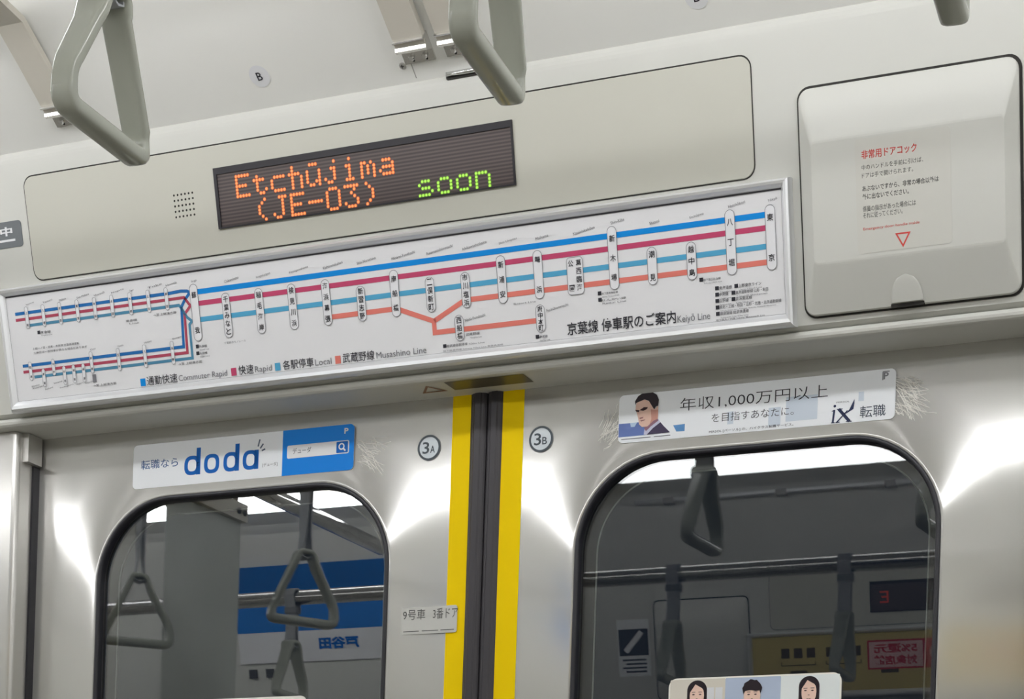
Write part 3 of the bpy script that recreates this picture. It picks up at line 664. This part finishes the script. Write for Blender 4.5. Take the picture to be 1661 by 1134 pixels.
t, q = sticker('advert_sticker', .1706, 1.7756, .4930, 1.8302, .006, STK, 'white advert sticker with man in suit above the right window')
def pg(name, pts, mt, w, par): return MB().poly([q(*p) for p in pts], w).build(name, mt, par)
SK = mat('print_skin', lin(226, 190, 174), .5); HR = mat('print_hair', lin(46, 38, 44), .5); SU = mat('print_suit', lin(74, 66, 92), .5)
bgd = MB(); bgd.rect(*q(.1710, 1.7826), *q(.2040, 1.7978), .0005); bgd.build('photo_blue', mat('print_photo_blue', lin(106, 126, 186), .5), t)
pg('photo_sky', [(.1849, 1.7978), (.1860, 1.7931), (.1905, 1.7931), (.1935, 1.7978)], mat('print_pale', lin(186, 208, 232), .5), .0006, t)
pg('photo_chair', [(.2374, 1.7907), (.2515, 1.7910), (.2514, 1.7831), (.2416, 1.7833)], mat('print_chair_blue', lin(96, 146, 200), .5), .0005, t)
for a, b, c_, d_ in ((.3500, 1.7800, .3640, 1.8000), (.3700, 1.7830, .4060, 1.8100), (.3020, 1.7860, .3090, 1.8000), (.4520, 1.7980, .4580, 1.8080)):
    pg('photo_window', [(a, b), (c_, b), (c_, d_), (a, d_)], mat('print_haze', lin(207, 217, 229), .5), .0005, t)
man = pg('printed_man', [(.2021, 1.7830), (.2030, 1.7916), (.2104, 1.7915), (.2193, 1.7994), (.2221, 1.7955), (.2262, 1.7908), (.2341, 1.7830)], mat('print_shirt', lin(206, 206, 228), .5), .0008, t)
pg('suit', [(.2060, 1.7827), (.2131, 1.7895), (.2221, 1.7955), (.2262, 1.7908), (.2341, 1.7830)], SU, .0010, man)
pg('neck', [(.2030, 1.7890), (.2024, 1.7930), (.2141, 1.7990), (.2187, 1.7999), (.2194, 1.7975), (.2104, 1.7916), (.2050, 1.7868)], mat('print_neck', lin(150, 112, 128), .5), .0010, man)
pg('face', [(.1915, 1.8173), (.1927, 1.8203), (.2020, 1.8229), (.2080, 1.8201), (.2122, 1.8136), (.2156, 1.8114), (.2188, 1.8148), (.2191, 1.8050), (.2187, 1.7995), (.2141, 1.7980), (.2064, 1.7919), (.1997, 1.7919), (.1960, 1.7953), (.1951, 1.8009), (.1932, 1.8079), (.1914, 1.8118)], SK, .0012, man)
pg('cheek', [(.2100, 1.8110), (.2150, 1.8100), (.2188, 1.8100), (.2187, 1.7995), (.2141, 1.7980), (.2090, 1.7938), (.2110, 1.8000)], mat('print_tan', lin(206, 152, 138), .5), .0013, man)
pg('hair', [(.1908, 1.8174), (.1904, 1.8218), (.1938, 1.8270), (.1984, 1.8298), (.2123, 1.8299), (.2170, 1.8267), (.2196, 1.8209), (.2188, 1.8142), (.2162, 1.8138), (.2143, 1.8103), (.2115, 1.8143), (.2073, 1.8208), (.2020, 1.8229), (.1921, 1.8198)], HR, .0014, man)
br = MB()
for pts in ([(.1910, 1.8121), (.1964, 1.8113), (.1958, 1.8089), (.1924, 1.8098)], [(.1964, 1.8113), (.2016, 1.8142), (.2063, 1.8138), (.2057, 1.8120), (.1984, 1.8105)], [(.1987, 1.8112), (.2043, 1.8128), (.2050, 1.8114), (.2004, 1.8099)]): br.poly([q(*p) for p in pts], .0015)
br.build('brows', mat('print_brow', lin(74, 52, 54), .5), man)
ns = MB()
for pts in ([(.1960, 1.8024), (.2013, 1.8032), (.2007, 1.8017), (.1974, 1.8010)], [(.1975, 1.7992), (.2034, 1.8002), (.2028, 1.7990), (.1989, 1.7982)]): ns.poly([q(*p) for p in pts], .0015)
ns.build('nose_and_mouth', mat('print_shade', lin(150, 104, 104), .5), man)
u, v = q(.2452, 1.8052); MB().text('年収1,000万円以上', u, v, .0150, .1722, .0006, 'l', 0, -.008).build('headline', INK, t)
u, v = q(.2834, 1.7898); MB().text('を目指すあなたに。', u, v, .0098, .0955, .0006, 'l', 0, -.006).build('subhead', INK, t)
u, v = q(.2807, 1.7774); MB().text('PERSOL [パーソル] の、ハイクラス転職サービス。', u, v, .0036, .0985, .0006, 'l', 0, .01).build('small_print', mat('advert_grey', lin(96, 98, 106), .5), t)
u, v = q(.1745, 1.7790); MB().rect(u, v + .0004, u + .036, v + .0012, .0006).rect(u + .040, v + .0004, u + .060, v + .0012, .0006).build('small_print', MATS['advert_grey'], t)
u, v = q(.4541, 1.7795); MB().text('転職', u, v, .0128, .0285, .0006, 'l', 0, .004).build('service_name', mat('advert_slate', lin(84, 92, 104), .5), t)
lx = MB(); u, v = q(.4227, 1.7770); lx.stroke([(u + .0012, v), (u + .0026, v + .0140)], .0022, .0006); lx.disc(u + .0030, v + .0180, .0015, .0006, 12)
xa = u + .0075; lx.stroke([(xa, v + .0145), (xa + .0125, v)], .0034, .0006); lx.stroke([(xa - .0020, v), (xa + .0100, v + .0120)], .0013, .0007); lx.poly([(xa + .0070, v + .0080), (xa + .0120, v + .0130), (xa + .0175, v + .0240), (xa + .0175, v + .0190), (xa + .0165, v + .0130)], .0007)
lx.stroke([(u - .0006, v), (u + .0035, v)], .0009, .0008); lx.stroke([(u, v + .0125), (u + .0030, v + .0137)], .0009, .0008); lx.stroke([(xa + .0085, v), (xa + .0150, v)], .0009, .0008); lx.stroke([(xa - .0030, v), (xa + .0015, v)], .0009, .0008); lx.stroke([(xa - .002, v + .0142), (xa + .0045, v + .0142)], .0009, .0008)
lx.build('logo', mat('logo_navy', lin(44, 52, 84), .5), t)
u, v = q(.4784, 1.8190); pk = MB().text('P', u + .0008, v, .0076, .0056, .0006, 'l', 0, .02); pk.stroke([(u, v - .0006), (u, v + .0084)], .0011, .0006); pk.stroke([(u, v + .0084), (u + .0074, v + .0084)], .0011, .0006); pk.build('corner_mark', mat('corner_grey', lin(120, 122, 128), .5), t)
u, v = q(.4274, 1.7980); MB().text('PERSOL', u, v, .0016, .0150, .0006).build('small_print', INKGREY, t)

SLATE = mat('ring_slate', lin(66, 76, 84), .45)
for x, z, ch, lab in ((-.0736, 1.7918, 'A', 'round door number sticker 3A on the left leaf'), (.0729, 1.7896, 'B', 'round door number sticker 3B on the right leaf')):
    t = thing('number_sticker', at(DOOR, x, z, .0007), lab, 'sticker')
    MB().disc(0, 0, .0146, .0002, 40).build('disc', mat('disc_white', lin(216, 224, 230), .35), t)
    MB().stroke([(.0140 * cos(2 * pi * k / 48), .0140 * sin(2 * pi * k / 48)) for k in range(48)], .0026, .0005, True).build('ring', SLATE, t)
    MB().text('3', -.0042, .0000, .0140, .0090, .0005, 'c', 0, .012).text(ch, .0048, -.0022, .0086, .0062, .0005, 'c', 0, .012).build('lettering', SLATE, t)
t, q = sticker('car_number_sticker', -.1040, 1.5700, -.0284, 1.6022, .003, mat('sticker_pale', lin(206, 206, 202), .4), 'pale label reading car 9 door 3 beside the left yellow strip', .0014)
u, v = q(-.1008, 1.5870); MB().text('9号車', u, v, .0126, .0300, .0006).text('3番ドア', u + .0404, v, .0126, .0330, .0006).rect(u + .001, v - .0140, u + .022, v - .0131, .0006).rect(u + .026, v - .0140, u + .048, v - .0131, .0006).rect(u + .051, v - .0140, u + .069, v - .0131, .0006).build('lettering', mat('label_dark', lin(86, 86, 84), .5), t)

# advert stickers at the bottom edge, stuck to the window glass
t, q = sticker('window_sticker', .2405, 1.4400, .4420, 1.5056, .010, mat('sticker_cream', lin(252, 250, 242), .4), 'white sticker with three portraits on the right window glass', -.0038)
SKP = mat('portrait_skin', lin(250, 214, 196), .5)
for i, (a, b, bg, hx, lng) in enumerate(((.2425, .3080, lin(226, 220, 208), .2748, True), (.3080, .3728, lin(186, 200, 224), .3400, False), (.3728, .4400, lin(240, 246, 246), .4055, True))):
    z1 = 1.5038; pts = rr(*q(a, 1.4440), *q(b, z1), .0012, 3)
    if i == 0: pts = [(max(x, q(.2425, 0)[0]), z) for x, z in pts]
    ph = MB().poly(pts, .0007).build('portrait', mat('portrait_ground', bg, .5) if i == 0 else mat('portrait_ground_%s' % ('blue' if i == 1 else 'pale'), bg, .5), t)
    cx, _ = q(hx, 0); zt = q(0, 1.5025)[1] - (0 if i != 1 else .002)
    el = lambda x, z, rx, rz, n=28: [(x + rx * cos(2 * pi * k / n), z + rz * sin(2 * pi * k / n)) for k in range(n)]
    if lng: MB().poly(rr(cx - .0118, zt - .0370, cx + .0118, zt, .0115, 8), .0010).build('hair', HR, ph)
    else: MB().poly([(cx + .0112 * cos(a * pi / 14) * (1.06 if a % 2 else 1), zt - .0112 + (.0112 + .0006 * (a % 3)) * sin(a * pi / 14)) for a in range(15)], .0016).build('hair', HR, ph)
    MB().poly(el(cx, zt - .0175, .0085 if lng else .0098, .0140), .0013).build('face', SKP, ph)
    if lng: MB().poly([(cx - .009, zt - .008), (cx - .0085, zt - .014), (cx - .002, zt - .0045), (cx + .006, zt - .009), (cx + .009, zt - .013), (cx + .009, zt - .004), (cx, zt - .001), (cx - .008, zt - .004)], .0015).build('fringe', HR, ph)
    else: MB().poly([(cx - .0112, zt - .0100), (cx - .0100, zt - .0160), (cx - .0082, zt - .0122), (cx - .002, zt - .0108), (cx + .004, zt - .0124), (cx + .0086, zt - .0118), (cx + .0098, zt - .0155), (cx + .0114, zt - .0095)], .0017).build('fringe', HR, ph)
    ft = MB()
    for s in (-1, 1): ft.poly(el(cx + s * .0040, zt - .0160, .0016, .0007, 10), .0016); ft.rect(cx + s * .0040 - .0022, zt - .0136, cx + s * .0040 + .0022, zt - .0130, .0016)
    ft.poly([(cx - .0032, zt - .0245), (cx, zt - .0262), (cx + .0032, zt - .0245), (cx, zt - .0250)], .0016); ft.rect(cx - .0010, zt - .0212, cx + .0010, zt - .0206, .0016)
    ft.build('features', MATS['print_brow'], ph)
    MB().poly(rr(cx - .020, q(0, 1.4445)[1], cx + .020, zt - .0300, .012, 6), .0009).build('clothes', WHITE if i == 2 else SU, ph)
    if i == 0: MB().rect(*q(.2860, 1.4700), *q(.2950, 1.4940), .0008).rect(*q(.2965, 1.4700), *q(.3050, 1.4938), .0008).build('paper_folder', WHITE, ph)
t, q = sticker('window_sticker', -.4350, 1.4400, -.2330, 1.5030, .010, MATS['sticker_cream'], 'white sticker just entering at the bottom of the left window', -.0038)

# scuffed adhesive marks around the stickers
def scuffs(cx, cz, n, spread, ang, seed, label):
    rnd = random.Random(seed); mb = MB()
    for _ in range(n):
        x, z = cx + (rnd.random() - .5) * spread[0], cz + (rnd.random() - .5) * spread[1]; a = ang + (rnd.random() - .5) * 1.1; L_ = .008 + rnd.random() * .02; b = (rnd.random() - .5) * .7
        mb.stroke([(x - cx, z - cz), (x - cx + L_ * .5 * cos(a), z - cz + L_ * .5 * sin(a)), (x - cx + L_ * (.5 * cos(a) + .5 * cos(a + b)), z - cz + L_ * (.5 * sin(a) + .5 * sin(a + b)))], .0002 + rnd.random() * .0005, .0001 + .0001 * rnd.random())
    o = mb.build('scuff_marks', mat('scuff_white', lin(236, 234, 228), .8, spec=.1), None, at(DOOR, cx, cz, .0009)); tag(o, label, 'scratches', None, 'stuff')
scuffs(.502, 1.800, 90, (.022, .044), -.7, 1, 'white scratches at the right end of the advert with the man')
scuffs(.160, 1.783, 60, (.030, .030), .8, 2, 'white scratches at the left end of the advert with the man')
scuffs(-.160, 1.797, 40, (.024, .030), -.6, 3, 'faint scratches at the right end of the white and blue advert')

# warning print under the fascia
t = thing('caution_plate', at(UNDER, 0, 0, .0002), 'dark caution plate under the fascia above the door seam', 'sticker')
MB().poly([(-.0300, -.0515), (.0715, -.0515), (.0715, -.0225), (-.0300, -.0225)], .0003).build('plate', mat('caution_dark', lin(96, 92, 80), .3), t)
t = thing('warning_triangle', at(UNDER, -.0560, -.0240, .0002), 'brown warning triangle under the fascia beside the caution plate', 'sticker')
MB().stroke([(-.0140, 0), (.0140, 0), (0, -.0200)], .0030, .0003, True).build('outline', mat('caution_brown', lin(150, 112, 84), .5), t)

# ------------------------------------------------------------------ far side of the car, seen mirrored in the windows
ad = thing('yellow_advert', OPP @ at(FAS, -.11, .0065, 0), 'yellow framed advert of the far side, reflected in the right window', 'advert')
frame_rails(ad, -.523, 0, .523, .149, .0098, .0142, .0102)
MB().box((-.519, .003, .0002), (.519, .146, .0085)).solid().build('sheet', mat('advert_yellow', lin(206, 186, 118), .4), ad)
yb = MB()
for i in range(3):
    for j in range(3): x = .155 + i * .105 + j * .030; yb.rect(x, .0900, x + .020, .1120, .0088)
for i in range(3): yb.stroke([(.155 + i * .105, .082), (.155 + i * .105, .074), (.235 + i * .105, .074), (.235 + i * .105, .082)], .002, .0088); yb.rect(.175 + i * .105, .050, .215 + i * .105, .062, .0088)
yb.build('dark_print', mat('advert_brown', lin(92, 76, 40), .5), ad)
rb = MB().rect(-.020, .058, .245 - .0, .122, .0090).build('red_block', mat('advert_red', lin(200, 48, 60), .4), ad)
MB().rect(.120, .062, .241, .118, .0092).build('white_panel', mat('advert_pink', lin(232, 190, 186), .4), rb)
MB().text('5%還元', .132, .0930, .0210, .098, .0095, 'l', 0, .03).text('対象店舗', .132, .0670, .0210, .098, .0095, 'l', 0, .03).build('red_lettering', MATS['advert_red'], rb)
MB().disc(.085, .092, .020, .0094, 28).build('round_emblem', MATS['advert_pink'], rb)
ns_ = thing('notice_poster', OPP @ at(FAS, .6950, .0700, .0002), 'white notice with dark phone picture, reflected in the right window', 'poster')
MB().rect(-.0400, 0, .0400, .1310, .0004).build('paper', mat('notice_paper', lin(238, 238, 240), .5), ns_)
ph = MB().rect(-.0370, .0480, .0370, .1090, .0007).build('picture', mat('notice_dark', lin(60, 64, 70), .5), ns_)
MB().poly([(-.026, .098), (-.016, .106), (.026, .062), (.016, .053)], .0009).build('phone', MATS['notice_paper'], ph)
pp = MB()
for k in range(4): pp.rect(-.03, .036 - .009 * k, .03 - .008 * (k % 2), .040 - .009 * k, .0007)
pp.build('lettering', MATS['notice_dark'], ns_)
# blue poster bent from the fascia onto the ceiling slope
ba = thing('blue_advert', OPP @ Matrix.Translation((1.57, 0, 0)) @ FAS, 'blue and white wall advert of the far side, reflected in the left window', 'advert')
inv = FAS.inverted() @ SLOPE
def bent(t0, t1, c1, mt, nm, w=.004):
    P = [Vector((0, t0, w)), Vector((0, t1, w))] + ([inv @ Vector((0, .012, w + .002)), inv @ Vector((0, c1, w))] if c1 else [])
    mb = MB(); L = [[p + Vector((x, 0, 0)) for x in (-.34, .20)] for p in P]
    return mb.loops(L, False, False, False, False).build(nm, mt, ba)
bent(.140, .216, 0, mat('poster_white', lin(226, 226, 228), .35), 'white_band'); bent(.216, .302, .085, mat('poster_blue', lin(20, 112, 196), .3), 'blue_field')
MB().text('戸谷田', .02 - .17, .168, .030, .115, .006, 'l', 0, .05).build('lettering', LB, ba)
cl = MB()
for x in (.085, .135): cl.box((x, .106, .001), (x + .022, .128, .006))
for k, x in enumerate((.085, .135)):
    c_ = MB().box((0, 0, 0), (.022, .022, .006)).solid().build('wall_clip', mat('clip_dark', lin(70, 70, 72), .5), None, OPP @ at(FAS, 1.57 + x + .02, .104, .0002))
    tag(c_, 'small dark square clip below the blue advert, %s of the pair in the reflection' % ('right' if k == 0 else 'left'), 'clip')
# hanging poster across the aisle with its holder
hp = thing('hanging_poster', Matrix.Translation((-1.195, -1.155, 2.10)), 'grey hanging poster in its ceiling clip, reflected in the left window', 'poster')
hd = MB().box((-.014, -.13, -.005), (.014, .13, .030)).solid().build('holder', mat('holder_cream', lin(214, 208, 192), .4), hp)
for y in (-.105, .105): MB().tube([(0, y, .030), (0, y, FZ - 2.10)], .006, 10).solid().build('hanger', CHROME, hp)
for y in (-.118, -.098, .098, .118): MB().loops([[(w, y + r * cos(2 * pi * k / 12), .012 + r * sin(2 * pi * k / 12)) for k in range(12)] for r, w in ((.006, .0139), (.006, .0165))]).solid().build('rivet', SEAM, hd)
MB().box((-.0012, -.125, -.42), (.0012, .125, -.004)).solid().build('sheet', mat('poster_grey', lin(206, 210, 204), .45, noise=.2, nscale=7), hp)
# aluminium rail along the far ceiling edge
al = thing('ceiling_rail', OPP @ Matrix.Translation((.30, FY, FZ - .010)), 'thin aluminium rail on the far ceiling, reflected in the right window', 'rail')
MB().tube([(-.32, 0, 0), (.32, 0, 0)], .0055, 10).solid().build('rod', ALU, al)
for x in (-.26, -.02, .24): MB().box((x - .012, -.006, -.008), (x + .012, .012, .012)).solid().build('rail_clip', POST, al)
